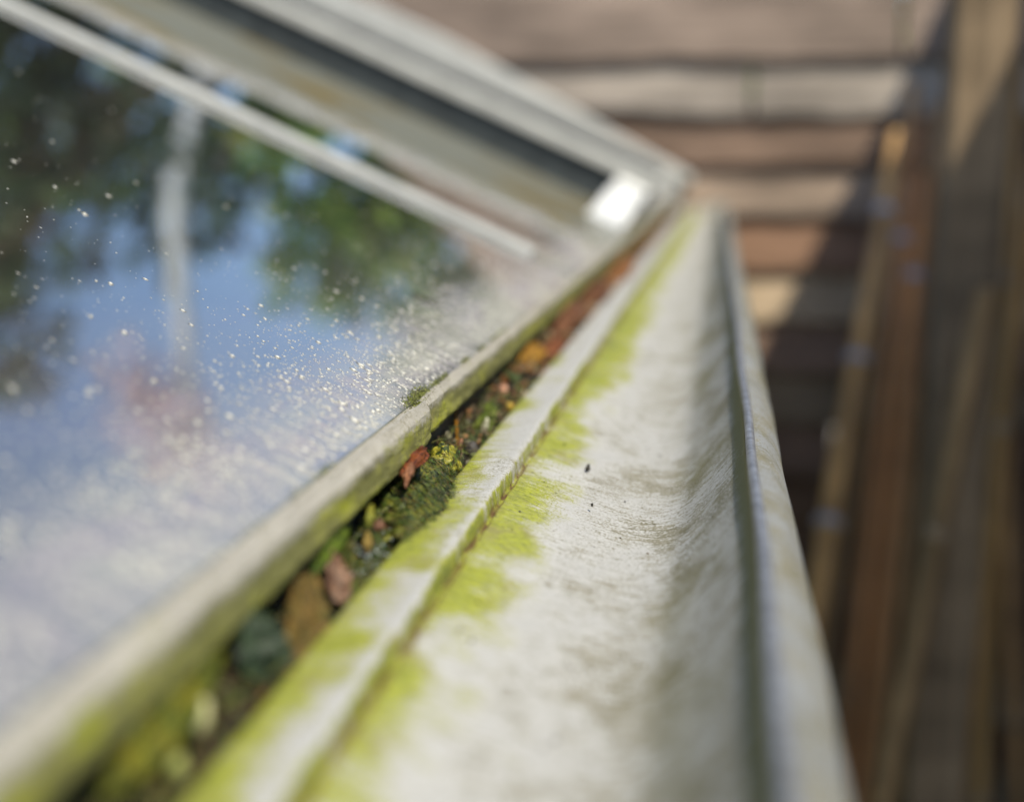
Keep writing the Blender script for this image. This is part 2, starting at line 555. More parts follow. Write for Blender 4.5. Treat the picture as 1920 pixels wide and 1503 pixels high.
for i in range(24):
    za, zb = -1.5 + i * 1.78 / 24, -1.5 + (i + 1) * 1.78 / 24
    lo = [(x_ + nz(x_ * 30, y_ * 30, za * 3) * .0015, y_ + nz(x_ * 20, y_ * 30, za * 3 + 9) * .0015, za) for x_, y_ in prof]
    hi = [(x_ + nz(x_ * 30, y_ * 30, zb * 3) * .0015, y_ + nz(x_ * 20, y_ * 30, zb * 3 + 9) * .0015, zb) for x_, y_ in prof]
    pst.add(lo + hi, [(q, (q + 1) % 8, 8 + (q + 1) % 8, 8 + q) for q in range(8)], (0.26, 0.19, 0.12))
pst.add(hi, [tuple(range(8))], (0.26, 0.19, 0.12))
o = recentre(pst.build('wooden_post', M['post'], smooth=False))
tag(o, 'square olive brown wooden post standing at the right, in front of the leaning canes', 'post')

# ------------------------------------------------------------------ bamboo canes
canes = [  # top pixel, y-depth top, lower pixel, y-depth lower, radius, colour, node phase, label
    ((1682, 250), 1.84, (1540, 1060), 1.50, .0125, (0.50, 0.28, 0.10), [(1660, 392), (1597, 672), (1556, 985)], 'thick tan bamboo cane leaning nearest the gutter, with three joints painted pale as glints'),
    ((1716, 230), 1.90, (1592, 1340), 1.62, .0115, (0.44, 0.21, 0.08), [(1683, 450)], 'reddish brown bamboo cane leaning second from the gutter, one joint high up painted pale as a glint'),
    ((1712, 160), 2.02, (1650, 1480), 1.80, .0100, (0.42, 0.25, 0.11), [], 'dull brown bamboo cane standing almost upright in the middle of the bunch'),
    ((1735, 330), 1.86, (1622, 1420), 1.60, .0115, (0.46, 0.21, 0.075), [(1704, 520)], 'orange brown bamboo cane with a joint painted pale as a glint, just left of the wooden post'),
    ((1700, 330), 2.05, (1568, 1100), 1.90, .0095, (0.34, 0.21, 0.10), [], 'thin dark bamboo cane furthest back against the lap board fence'),
    ((1760, 200), 2.00, (1665, 1250), 1.75, .0100, (0.40, 0.23, 0.10), [], 'brown bamboo cane passing behind the left edge of the wooden post'),
    ((1728, 480), 1.95, (1690, 1490), 1.85, .0105, (0.36, 0.22, 0.10), [], 'shaded brown bamboo cane low in the dark corner beside the post'),
    ((1850, 540), 1.20, (1690, 1330), 1.22, .0125, (0.24, 0.155, 0.075), [], 'pale brown bamboo cane crossing in front of the wooden post'),
    ((1905, 120), 1.75, (1850, 1300), 1.60, .0125, (0.34, 0.20, 0.07), [], 'mustard brown bamboo cane upright to the right of the wooden post'),
    ((1945, 300), 1.60, (1800, 1480), 1.45, .0110, (0.34, 0.19, 0.06), [], 'yellowish brown bamboo cane leaning low to the right of the wooden post'),
    ((1870, 250), 1.95, (1905, 1400), 1.85, .0110, (0.40, 0.23, 0.10), [], 'brown bamboo cane leaning the other way at the far right'),
]
for (p, yp, q, yq, r, colr, jn, lab) in canes:
    a, b_ = at(*p, yp), at(*q, yq)
    d = b_ - a
    b2 = a + d * ((-1.49 - a.z) / d.z) if d.z < 0 else b_
    if b2.y > 2.165 or b2.y < 1.0 or abs(b2.x) > .6:
        b2 = b_ + d * 0.35
    root = empty('bamboo_cane', lab, 'bamboo cane', b2, 'bamboo canes leaning in the corner by the fence')
    N = 80
    tops = [(at(jx, jy, 1.0).z, ) for jx, jy in jn]
    nodes = set()
    for jx, jy in jn:
        best = min(range(N + 1), key=lambda i: abs((lambda P: P.z / P.y - at(jx, jy, 1.0).z)(a.lerp(b2, i / N))))
        nodes.add(best)
    if not nodes:
        nodes = {11 + int(r * 3000) % 7, 38 + int(r * 7000) % 9, 66}
    pts, rad, cols = [], [], []
    for i in range(N + 1):
        t = i / N
        P = a.lerp(b2, t) - b2
        P = P + Vector((nz(t * 4, r * 900) * .004, nz(t * 4, r * 500 + 7) * .004, 0))
        node = 0 if i in nodes else 1
        pts.append(P)
        rad.append(r * (1.0 - .25 * (1 - t)) * (1.14 if node < .1 else 1.0))
        k = .8 + .5 * (nz(t * 9, r * 300) + .3)
        cols.append((colr[0] * k * 1.35, colr[1] * k * 1.35, colr[2] * k * 1.35))
    mb = MB()
    mb.tube(pts, rad, 12, colr, cols)
    mb.build('culm', M['cane'], root)
    for i in range(N):
        t = i / N
        nb = MB()
        if i in nodes:
            P = pts[i]
            D = (pts[min(i + 1, N)] - pts[max(i - 1, 0)]).normalized() * .006
            nb.tube([P - D, P - D * .4, P + D * .4, P + D], [rad[i] * 1.02, rad[i] * 1.25, rad[i] * 1.25, rad[i] * 1.02], 12, (0.50, 0.50, 0.56) if jn else (.34, .24, .14))  # listed joints get a pale bluish colour imitating catchlights
            nb.build('node_ring', M['cane'], root)

# ------------------------------------------------------------------ gutter
gut = empty('roof_gutter', 'white painted metal gutter streaked with lime green algae along its inner step', 'gutter', (-0.03, 1.0, -0.1))
curve = catmull([(-.0519, -.0835), (-.046, -.0852), (-.036, -.0888), (-.026, -.0916), (-.017, -.0930), (-.0095, -.0920), (-.0035, -.0875), (.0020, -.0817), (.0062, -.0766), (.0084, -.0735), (.0088, -.0712)], 7)
led = densify([(-.0661, -.099), (-.0664, -.0818), (-.0661, -.0805), (-.0653, -.0800), (-.0600, -.0797), (-.0546, -.0795), (-.0537, -.0797), (-.0533, -.0806), (-.0531, -.0836), (-.0529, -.0843), (-.0523, -.0843), (-.0519, -.0835)], .0012)
prof = led[:-1] + curve
nin = len(prof)
outer = catmull([(.0110, -.0711), (.0130, -.0716), (.0155, -.0735), (.0180, -.0772), (.0196, -.082), (.0194, -.091), (.0160, -.102), (.004, -.110), (-.020, -.113), (-.0661, -.113)], 5)
ys = stations(0.07, 2.0, 300)
def goff(i, x, z, y):
    wgt = min(1, max(0, (x + .03) / .04))
    dx = -.0075 * y * wgt
    dx += .0006 * nz(y * 9, x * 20) * wgt + (0.00010 * nz(y * 60, x * 80, z * 60))
    dz = .00012 * nz(y * 12, x * 30, 3) + .00007 * nz(y * 90, x * 240, 5) + .00006 * nz(y * 320, x * 500, 5)
    if -.0545 < x < -.0515:          # ragged step edge
        dx += .0005 * nz(y * 110, z * 60, 8) + .0003 * nz(y * 400, z * 100, 2)
    return dx, dz
def f_alg(u, x, z, y, i):
    far = min(1, max(0, (y - .30) / .35))
    n1 = nz(x * 55, y * 42, 1.7) * .50 + nz(x * 150, y * 110, 4.1) * .30
    if x < -.0665 + .004 and z < -.0805:
        b_ = .30
    elif x < -.0537:
        t = (x + .0661) / .0124
        b_ = .84 - .52 * t - .62 * far + .10 * nz(y * 14, 2.2) - .2 * max(0, t - .8) / .2
    elif x < -.0525:
        b_ = .74 if z < -.0802 else .30
        b_ += .16 * nz(y * 34, 9.2) - .10 * far
    elif x < .0:
        t = (x + .0519) / .016
        b_ = .70 - .50 * t * (1.0 - .3 * far) + .22 * max(0, 1 - t) * far
        if t > 1: b_ = .12 - .25 * (t - 1)
        b_ += .10 * max(0, 1 - abs(y - .20) / .05) * max(0, 1 - t)
        b_ += .24 * max(0, 1 - abs(y - .58) / .10) * max(0, 1 - abs(t - .3))
    else:
        b_ = -.3
    return b_ + n1 * (.8 if b_ > 0 else 0)
def f_olive_shade(u, x, z, y, i):
    v = .12 + .10 * nz(x * 60, y * 25, 6)
    if x > -.034: v += .30 * min(1, (x + .034) / .03)  # grime plus painted shade, growing up the outer wall
    if x > -.012: v += .30 * nz(x * 70, y * 18, 2) * min(1, (x + .012) / .008)
    if x > .0050: v += .55 * min(1, (x - .0050) / .0030)  # painted shade of the undercut below the lip bead
    if x < -.035: v -= .1
    return v
def f_crack(u, x, z, y, i):
    if -.0532 < x < -.0518 and z < -.0830: return 1.0
    if -.0525 < x < -.0495: return .25 * (-.0495 - x) / .003
    return 0.0
def f_step(u, x, z, y, i):
    return 1.0 if -.0536 < x < -.0529 and z < -.0799 else 0.0
at_ = {'algae': f_alg, 'olive': f_olive_shade, 'crack': f_crack, 'step': f_step}
place(sweep('trough', prof, ys, M['gutter'], gut, goff, at_), gut)
# rolled lip bead
bead = [(.0101 + .0012 * math.cos(R(a)), -.0709 + .0012 * math.sin(R(a))) for a in range(225, -60, -20)]
def boff(i, x, z, y):
    dx = -.0075 * y + .0006 * nz(y * 9, x * 20)
    dx += .00015 * nz(y * 16, 4.4)
    return dx, .0005 * nz(y * 14, 8.8) + .00015 * nz(y * 150, 1)
place(sweep('lip_bead', bead, ys, M['lip'], gut, boff), gut)
def f_ol2(u, x, z, y, i):
    return .26 + .4 * nz(z * 160, y * 90, 3) + .12 * min(1, u / .02)
def ooff(i, x, z, y):
    wgt = min(1, max(0, (x + .03) / .04))
    return (-.0075 * y + .0006 * nz(y * 9, x * 20) + .0008 * nz(y * 22, z * 40, 2)) * wgt, .0006 * nz(y * 20, x * 60, 7)
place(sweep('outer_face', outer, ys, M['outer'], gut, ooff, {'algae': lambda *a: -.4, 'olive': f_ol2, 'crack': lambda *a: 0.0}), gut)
# stop end at the wall
endp = [(-.0661, -.113)] + [(x - .0075 * 2.0 * min(1, max(0, (x + .03) / .04)), z) for x, z in reversed(outer[:-1])] + [(-.006, -.0675), (-.03, -.074), (-.0661, -.0785)]
place(sweep('stop_end', endp, [1.985, 2.012], M['bar'], gut, None, {'algae': lambda u, x, z, y, i: .3 if x < -.04 else 0.0, 'olive': lambda *a: .25, 'crack': lambda *a: 0.0}, closed=True, flat=True), gut)

# ------------------------------------------------------------------ greenhouse
PHI = R(24.5)
GX, GZ = -.0772, -.0618           # eave edge of the glass (top face)
cs, sn = math.cos(PHI), math.sin(PHI)
SL = 1.30                          # slope length
def rp(s, y, b=0.0):               # s metres up the slope, y along, b above the glass
    return Vector((GX - s * cs + b * sn, y, GZ + s * sn + b * cs))
gh = empty('greenhouse', 'old aluminium framed greenhouse with a dusty sloping glass roof above the gutter', 'greenhouse', (-1.2, .8, -1.5))
def pane(y0, y1, mat):
    mb = MB()
    s0, s1 = 0.0, SL
    vs = [rp(s0, y0), rp(s0, y1), rp(s1, y1), rp(s1, y0), rp(s0, y0, -.004), rp(s0, y1, -.004), rp(s1, y1, -.004), rp(s1, y0, -.004)]
    uv = [(s0, y0), (s0, y1), (s1, y1), (s1, y0)] * 2
    mb.add(vs[:4], [(0, 1, 2, 3)], mi=0, uv=uv[:4])
    mb.add(vs[4:], [(0, 3, 2, 1)], mi=1)
    mb.add(vs, [(0, 4, 5, 1), (1, 5, 6, 2), (2, 6, 7, 3), (3, 7, 4, 0)], mi=2)
    o = mb.build('roof_pane', [M[mat], M['glass_in'], M['glass_edge']], gh, smooth=False)
    return place(o, gh)
Y1, Y2, Y3 = .690, 1.25, 2.03
pane(-.50, .095, 'glass')
pane(.10, Y1 - .003, 'glass')
pane(Y1 + .003, Y2 - .003, 'glass_stain')
pane(Y2 + .014, Y3 - .003, 'glass')
def slope_bar(name, s0, s1, secs, mat, parent=gh, b_extra=None, n=40, flat=True):
    """secs: closed outline of (y, b); swept up the slope"""
    mb = MB()
    N = len(secs)
    rings = []
    for i in range(n + 1):
        s = s0 + (s1 - s0) * i / n
        rings.append([rp(s, y_, b_ + (b_extra(s, y_, b_) if b_extra else 0)) for y_, b_ in secs])
    for i in range(n):
        mb.add(rings[i] + rings[i + 1], [(k, (k + 1) % N, N + (k + 1) % N, N + k) for k in range(N)])
    mb.add(rings[0], [tuple(range(N))[::-1]])
    mb.add(rings[-1], [tuple(range(N))])
    return place(mb.build(name, mat, parent, smooth=not flat), gh)
# low glazing bar
slope_bar('glazing_bar', .024, SL, [(Y1 - .0075, .0005), (Y1 - .0075, .0030), (Y1 - .006, .0037), (Y1 + .006, .0037), (Y1 + .0075, .0030), (Y1 + .0075, .0005)], M['white'])
slope_bar('glazing_bar', -.001, SL, [(.076, .0005), (.078, .010), (.092, .010), (.094, .0005)], M['white'])
# tall glazing bar: near side a dark strip painted as shade, white cap
slope_bar('shade_strip', .004, SL, [(Y2, .0008), (Y2, .0302), (Y2 + .004, .0302), (Y2 + .004, .0008)], M['shade_dark'])
slope_bar('glazing_bar', .000, SL, [(Y2 + .0045, .0006), (Y2 + .0045, .0302), (Y2 - .007, .0306), (Y2 - .009, .0320), (Y2 - .009, .0412), (Y2 - .007, .0428), (Y2 + .012, .0428), (Y2 + .014, .0410), (Y2 + .014, .0006)], M['white'])
# verge capping at the gable
def tap(s, y_, b_):
    return (.030 * min(1, s / .42)) * (b_ > .03)
slope_bar('verge_capping', -.012, SL, [(Y3 - .02, .0275), (Y3 - .026, .0285), (Y3 - .026, .037), (Y3 - .022, .040), (Y3 + .03, .040), (Y3 + .034, .037), (Y3 + .034, -.03), (Y3 + .005, -.03), (Y3 + .005, .0275)], M['white'], gh, tap)
slope_bar('shade_strip', -.010, SL, [(Y3 - .019, .0008), (Y3 - .019, .0270), (Y3 + .004, .0270), (Y3 + .004, .0008)], M['shade_dark'])  # dark strip painted as the dim groove below the capping
# bright bent clip holding the pane foot
cl = MB()
def clip_pts(s, w_):
    return [rp(s, Y2 - .175 + .03 * w_, .0012), rp(s, Y2 - .13 + .02 * w_, .006), rp(s, Y2 - .095, .017), rp(s, Y2 - .060, .0205), rp(s, Y2 - .03, .026), rp(s, Y2 - .014, .030)]
for k in range(8):
    sa, sb = .006 + k * .0038, .006 + (k + 1) * .0038
    A, B = clip_pts(sa, 0), clip_pts(sb, 0)
    up = Vector((sn, 0, cs)) * .0012
    for i in range(5):
        q = [A[i], A[i + 1], B[i + 1], B[i]]
        cl.add(q + [p - up for p in q], [(0, 1, 2, 3), (7, 6, 5, 4), (0, 4, 5, 1), (2, 6, 7, 3), (1, 5, 6, 2), (3, 7, 4, 0)])
place(cl.build('glass_clip', M['clip'], gh, smooth=False), gh)
# eave bars: near length stands proud, far length set back, butted at YJ
YJ = .327
def eave(name, y0, y1, dx, dz, n):
    p = densify([(-.100, -.0630), (GX - .004, -.0620), (GX + .0002, GZ - .0012), (GX + .0002, GZ + .0005), (GX + .0006, GZ + .0006), (-.0757, -.0626), (-.0750, -.0636), (-.0749, -.0706), (-.0754, -.0718), (-.0768, -.0726), (-.100, -.0728)], .0011)
    p = [(x + dx * (x > -.0795), z + dz * (x > -.0795)) for x, z in p]
    ys_ = stations(y0, y1, n)
    def off(i, x, z, y):
        if x < -.079: return 0, 0
        e = min(1, abs(y - YJ) / .004)
        rag = .0005 * nz(y * 60, z * 300, 3) + .00035 * nz(y * 240, z * 500, 6)
        return rag - .0006 * (1 - e), .0005 * nz(y * 50, x * 400, 1) * (z < -.07) + .0002 * nz(y * 200, x * 300) - .0004 * (1 - e) * (z > -.066)
    def al(u, x, z, y, i):
        low = min(1, max(0, (-.0625 - z) / .005))
        return .16 + .30 * low + .30 * nz(z * 160, y * 30, 2.2) + .22 * nz(z * 300, y * 120, 7) - .1 * min(1, max(0, (y - .5) / .5))
    def ol(u, x, z, y, i):
        low = min(1, max(0, (-.0634 - z) / .0036))
        return .02 + .95 * low + .28 * nz(z * 200, y * 60, 5)
    return place(sweep(name, p, ys_, M['bar'], gh, off, {'algae': al, 'olive': ol, 'crack': lambda *a: 0.0}, closed=True, flat=True), gh)
eave('eave_bar', .07, YJ - .001, .0025, .0, 120)
eave('eave_bar', YJ + .001, 2.0, -.0002, -.0006, 240)
# corner bracket where the eave bar meets the verge
cb = [(-.084, -.0725), (-.0735, -.0725), (-.0715, -.068), (-.0705, -.055), (-.0715, -.040), (-.0745, -.0315), (-.080, -.0285), (-.088, -.0275), (-.096, -.026), (-.096, -.0575), (-.084, -.0635)]
place(sweep('corner_bracket', cb, [1.955, 2.003], M['white'], gh, None, None, closed=True, flat=True), gh)
# a sloping foot plate from the tall bar to the corner
fp = MB()
fp.box((-.0775, Y2 + .03, -.0615), (-.0755, 1.95, -.0525))
place(fp.build('eave_flashing', M['white'], gh, smooth=False), gh)
# beam and side wall under the eave
bm_ = MB()
bm_.box((-.118, -.5, -.122), (-.0800, 2.0, -.0740))
place(bm_.build('eave_beam', M['shade_dark'], gh, smooth=False), gh)
for yy in (-.5, .08, Y1, Y2, Y3 - .06):
    p = MB()
    p.box((-.112, yy - .015, -1.5), (-.084, yy + .015, -.124))
    place(p.build('side_post', M['white'], gh, smooth=False), gh)
for a, b_ in ((-.48, .06), (.10, Y1 - .02), (Y1 + .02, Y2 - .02), (Y2 + .02, Y3 - .08)):
    p = MB()
    p.box((-.100, a, -1.45), (-.096, b_, -.124))
    place(p.build('side_pane', M['glass_in'], gh, smooth=False), gh)
# far slope and ridge
RG = rp(SL, 0)
p = MB()
p.box((RG.x - .03, -.5, RG.z - .02), (RG.x + .012, Y3 + .03, RG.z + .03))
place(p.build('ridge_bar', M['white'], gh, smooth=False), gh)
for a, b_ in ((-.5, .08), (.10, Y1), (Y1 + .01, Y2), (Y2 + .01, Y3)):
    mb = MB()
    x0, x1, z1, z_0 = RG.x - .03, 2 * RG.x - GX - .03, GZ, RG.z
    vs = [(x0, a, z_0), (x0, b_, z_0), (x1, b_, z1), (x1, a, z1)]
    mb.add(vs + [(x_, y_, z_ - .004) for x_, y_, z_ in vs], [(0, 3, 2, 1), (4, 5, 6, 7), (0, 1, 5, 4), (2, 3, 7, 6), (1, 2, 6, 5), (3, 0, 4, 7)])
    place(mb.build('roof_pane', M['glass_in'], gh, smooth=False), gh)
WX = 2 * RG.x - GX - .03
p = MB()
p.box((WX - .02, -.5, -1.5), (WX + .01, Y3, -.95)); p.box((WX - .02, -.5, GZ - .06), (WX + .02, Y3, GZ - .005))
place(p.build('side_wall', M['white'], gh, smooth=False), gh)
# gable frame: uprights and rail
for xx in (-.857, -1.7, -.45):
    p = MB()
    ztop = GZ + (GX - xx) * math.tan(PHI) - .02 if xx > RG.x else GZ + (xx - WX) * math.tan(PHI) - .02
    wdt = .034 if xx == -.857 else .015
    p.box((xx - wdt, Y3 - .02, -1.5), (xx + wdt, Y3 + .004, ztop))
    place(p.build('gable_upright', M['white'], gh, smooth=False), gh)
p = MB()
p.box((WX, Y3 - .018, -.46), (-.12, Y3 + .002, -.42))
place(p.build('gable_rail', M['white'], gh, smooth=False), gh)

fl = MB()
fl.box((WX + .02, -.5, -1.498), (-.12, Y3 - .03, -1.46))
place(fl.build('soil_bed', M['soil'], gh, smooth=False), gh)

# staging shelf with pots and leafy plants inside
sh = MB()
for i in range(5):
    sh.box((-1.15, .55 + i * .12, -.46), (-.25, .55 + i * .12 + .1, -.445), (.07, .055, .04))
for xx in (-1.1, -.3):
    for yy in (.58, 1.1):
        sh.box((xx - .02, yy - .02, -1.5), (xx + .02, yy + .02, -.461), (.14, .10, .07))
o = recentre(sh.build('staging_shelf', M['wood'], smooth=False))
tag(o, 'slatted wooden staging bench under the roof glass inside the greenhouse', 'shelf')
def pot(c, r, h, lab, mat):
    e = empty('plant_pot', lab, 'pot', c)
    mb = MB()
    n = 24
    rr = [(r * .75, 0), (r * .95, h * .8), (r * .96, h * .82), (r * 1.06, h * .83), (r * 1.08, h), (r * .98, h), (r * .94, h * .86)]
    rings = [[(a * math.cos(2 * math.pi * k / n), a * math.sin(2 * math.pi * k / n), z_) for k in range(n)] for a, z_ in rr]
    for i in range(len(rings) - 1):
        mb.add(rings[i] + rings[i + 1], [(k, (k + 1) % n, n + (k + 1) % n, n + k) for k in range(n)])
    mb.add(rings[0], [tuple(range(n))[::-1]])
    mb.build('pot_wall', mat, e, smooth=False)
    mb = MB()
    mb.add([(r * .95 * math.cos(2 * math.pi * k / n), r * .95 * math.sin(2 * math.pi * k / n), h * .87) for k in range(n)], [tuple(range(n))])
    mb.build('compost', M['soil'], e)
    return e
c0 = at(250, 700, .80)
pot(Vector((c0.x, .80, -.4445)), .10, .335, 'tall pink plastic pot seen through the roof glass on the left', M['pot'])
def leaf_quad(mb, P, d, n_, L, W, col):
    sd = d.cross(n_).normalized()
    up = sd.cross(d).normalized()
    mb.add([P, P + d * L * .45 + sd * W + up * L * .06, P + d * L, P + d * L * .45 - sd * W + up * L * .06], [(0, 1, 2, 3)], col)
def rvec(rg):
    while True:
        v = Vector((rg.uniform(-1, 1), rg.uniform(-1, 1), rg.uniform(-1, 1)))
        if .05 < v.length < 1: return v.normalized()
def bush(name, base, height, rx, n, L, label, greens, seed, cat='plant', trunk_r=.008, group=None, clumps=9, lo=.25):
    rg = random.Random(seed)
    e = empty(name, label, cat, base, group)
    tr = MB()
    cr = MB()
    tr.tube([(0, 0, 0), (rg.uniform(-.02, .02) * height, 0, height * .5), (0, rg.uniform(-.02, .02) * height, height * .85)], [trunk_r, trunk_r * .7, trunk_r * .3], 8)
    cc = []
    for i in range(clumps):
        t = lo + (1 - lo) * (i + .5) / clumps
        a = rg.uniform(0, 6.28)
        rad_ = rx * math.sin(math.pi * min(1, .18 + t * .8)) * rg.uniform(.35, .8)
        P = Vector((math.cos(a) * rad_, math.sin(a) * rad_, height * t))
        cc.append((P, rx * rg.uniform(.32, .55)))
        tr.tube([(0, 0, height * t * .75), P * .6 + Vector((0, 0, height * t * .3)), P], [trunk_r * .35, trunk_r * .22, trunk_r * .1], 6)
    for i in range(n):
        P, rr = rg.choice(cc)
        v = rvec(rg)
        q = P + v * rr * rg.uniform(.3, 1) ** .6
        g_ = rg.choice(greens)
        k = rg.uniform(.7, 1.3)
        leaf_quad(cr, q, (v + rvec(rg) * .9).normalized(), rvec(rg), L * rg.uniform(.6, 1.3), L * rg.uniform(.2, .4), tuple(c * k for c in g_))
    tr.build('trunk' if cat == 'tree' else 'stem', M['bark'], e)
    cr.build('crown' if cat == 'tree' else 'foliage', M['foliage'], e, smooth=False)
    return e
GR = [(0.06, 0.13, 0.03), (0.09, 0.18, 0.035), (0.045, 0.09, 0.03), (0.12, 0.2, 0.04)]
for i, (px, py, yy, hh, rx, lab) in enumerate([(510, 330, 1.62, .55, .15, 'bushy green plant inside the greenhouse, left of the bare glazing bar'),
                                               (690, 400, 1.50, .50, .13, 'light green leafy plant nearest the gutter inside the greenhouse')]):
    t = at(px, py, yy)
    bush('potted_plant', Vector((t.x, yy, -1.49)), t.z + 1.49, rx, 900, .06, lab, GR if i == 0 else [(0.12, 0.24, 0.05), (0.16, 0.28, 0.06)], 20 + i, lo=.55)

# ------------------------------------------------------------------ trees beyond the wall (mirrored in the glass)
DG = [(0.045, 0.09, 0.035), (0.07, 0.12, 0.035), (0.028, 0.05, 0.032), (0.06, 0.06, 0.035)]
MG = [(0.10, 0.20, 0.04), (0.22, 0.33, 0.06), (0.05, 0.12, 0.045), (0.28, 0.30, 0.10)]
trees = [(-4.3, 13.0, 10.2, 1.9, DG, 'tall dark tree mirrored at the far left of the roof glass', 2300, 20),
         (-4.9, 15.0, 9.4, 1.5, DG, 'dark open tree whose mirror image lets blue sky through', 1500, 14),
         (-2.75, 11.5, 4.35, .85, MG, 'low leafy tree beyond the fence, mirrored right of the pale streak', 1300, 11),
         (-6.8, 14.0, 10.0, 2.4, DG, 'broad dark tree furthest left beyond the lap board fence', 4000, 22),
         (-1.7, 12.0, 4.9, 1.25, MG, 'low bright green tree mirrored in the middle of the roof glass', 1700, 13),
         (-0.2, 13.0, 5.0, 1.4, MG, 'low green tree beyond the fence, mirrored above the pane clip', 2200, 16),
         (2.6, 14.0, 5.6, 1.7, MG, 'low green tree beyond the fence at the right', 3000, 16)]
for i, (x, y, h, rx, gs, lab, n, cl_) in enumerate(trees):
    bush('garden_tree', Vector((x, y, -1.5)), h, rx, n, .30, lab, gs, 50 + i, 'tree', .13, 'garden trees beyond the fence', cl_, .12)

# unseen tree, added and bent to mirror as the pale streak and pink patch
bt = empty('streak_mirror_tree', 'added pale barked leaning tree with pinkish blossom, shaped to mirror as a light streak in the roof glass', 'tree', (-5.2, 12, -1.5), 'garden trees beyond the fence')
mb = MB()
mb.tube([(0, 0, 0), (.5, 0, 2.0), (1.0, 0, 3.7), (2.0, 0, 5.4), (3.1, 0, 6.34), (3.6, 0, 6.75)], [.14, .13, .11, .10, .08, .05], 12)
M['pale_bark'] = plain('pale_bark', (0.62, 0.64, 0.68), 0.8, 0.15, 5, 0, 0.3, 0.02)
mb.build('trunk', M['pale_bark'], bt)
mb = MB()
rg = random.Random(77)
for i in range(300):
    v = rvec(rg) * rg.uniform(.3, 1.1)
    P = Vector((3.55 + v.x * .95, v.y * .6, 7.0 + v.z * .42))
    leaf_quad(mb, P, rvec(rg), rvec(rg), rg.uniform(.1, .2), rg.uniform(.05, .08), rg.choice([(.78, .58, .60), (.75, .66, .70), (.6, .46, .52)]))
mb.build('crown', M['foliage'], bt, smooth=False)

# ------------------------------------------------------------------ debris in the gap between glass and gutter
def lump(mb, c, r, col, seed, sub=2, amp=.35, rot=None, freq=1.6):
    import bmesh
    bm = bmesh.new()
    bmesh.ops.create_icosphere(bm, subdivisions=sub, radius=1.0)
    vs = []
    for v in bm.verts:
        k = 1 + amp * nz(v.co.x * freq + seed, v.co.y * freq, v.co.z * freq) + amp * .5 * nz(v.co.x * freq * 3, v.co.y * freq * 3 + seed, v.co.z * freq * 3)
        p = Vector((v.co.x * r[0], v.co.y * r[1], v.co.z * r[2])) * k
        if rot: p = rot @ p
        vs.append(p + Vector(c))
    fs = [tuple(x.index for x in f.verts) for f in bm.faces]
    bm.free()
    for f in fs:
        pass
    o = len(mb.v)
    mb.v += [tuple(x) for x in vs]
    for f in fs:
        mb.f.append([i + o for i in f])
        cc = sum((vs[i] for i in f), Vector()) / 3
        k = .75 + .6 * (nz(cc.x * 500, cc.y * 500, cc.z * 500) + .35)
        if callable(col):
            cl3 = col(cc)
        else:
            cl3 = col
        mb.c.append(tuple(max(0, x * k) for x in cl3))
        mb.mi.append(0)
        mb.uvs.append(None)
    return vs
litter = MB()
rg = random.Random(11)
# damp humus bed
ysb = stations(.09, 1.99, 260)
nb_ = 12
vs = []
for y in ysb:
    for i in range(nb_):
        x = -.0815 + (.0815 - .0661) * i / (nb_ - 1)
        z = -.0862 - .0022 * min(1, max(0, (.42 - y) / .14)) - (x + .0661) * .34 + .0022 * nz(x * 160, y * 60, 1) + .0018 * nz(x * 400, y * 160, 4) + .0015 * nz(y * 12, 3)
        vs.append((x, y, z))
for j in range(len(ysb) - 1):
    for i in range(nb_ - 1):
        f = (j * nb_ + i, j * nb_ + i + 1, (j + 1) * nb_ + i + 1, (j + 1) * nb_ + i)
        a = vs[f[0]]
        k = .6 + .9 * (nz(a[0] * 300, a[1] * 120, 9) + .4)
        litter.f.append(f); litter.c.append((.034 * k, .026 * k, .013 * k)); litter.mi.append(0); litter.uvs.append(None)
litter.v += vs
PAL = [(.10, .045, .02), (.17, .07, .022), (.05, .035, .02), (.09, .10, .02), (.05, .075, .015), (.22, .12, .05), (.03, .025, .02), (.14, .13, .07), (.24, .09, .03), (.30, .22, .13)]
for i in range(2600):
    y = .12 * (1.95 / .12) ** (rg.random() ** .8)
    x = rg.uniform(-.0805, -.0664)
    z = -.0850 - .0022 * min(1, max(0, (.42 - y) / .14)) - (x + .0661) * .34 + rg.uniform(0, .0032)
    col = rg.choice(PAL[:8] if y < .4 else PAL if y < .5 else PAL[:2] + PAL[5:6] + PAL[8:])
    sz = rg.uniform(.0003, .0011) * (1 + 1.5 * (y > .45))
    v = rvec(rg)
    v.z *= .4
    v.normalize()
    if i % 3:
        leaf_quad(litter, Vector((x, y, z)), v, rvec(rg), sz * 2.2, sz * .8, col)
    else:
        o = len(litter.v)
        q = [Vector((sz, 0, 0)), Vector((-sz, 0, 0)), Vector((0, sz * 1.4, 0)), Vector((0, -sz * 1.4, 0)), Vector((0, 0, sz * .8)), Vector((0, 0, -sz * .8))]
        rt = Matrix.Rotation(rg.uniform(0, 6), 3, 'Z') @ Matrix.Rotation(rg.uniform(0, 6), 3, 'X')
        litter.add([rt @ a + Vector((x, y, z)) for a in q], [(0, 2, 4), (2, 1, 4), (1, 3, 4), (3, 0, 4), (2, 0, 5), (1, 2, 5), (3, 1, 5), (0, 3, 5)], col)
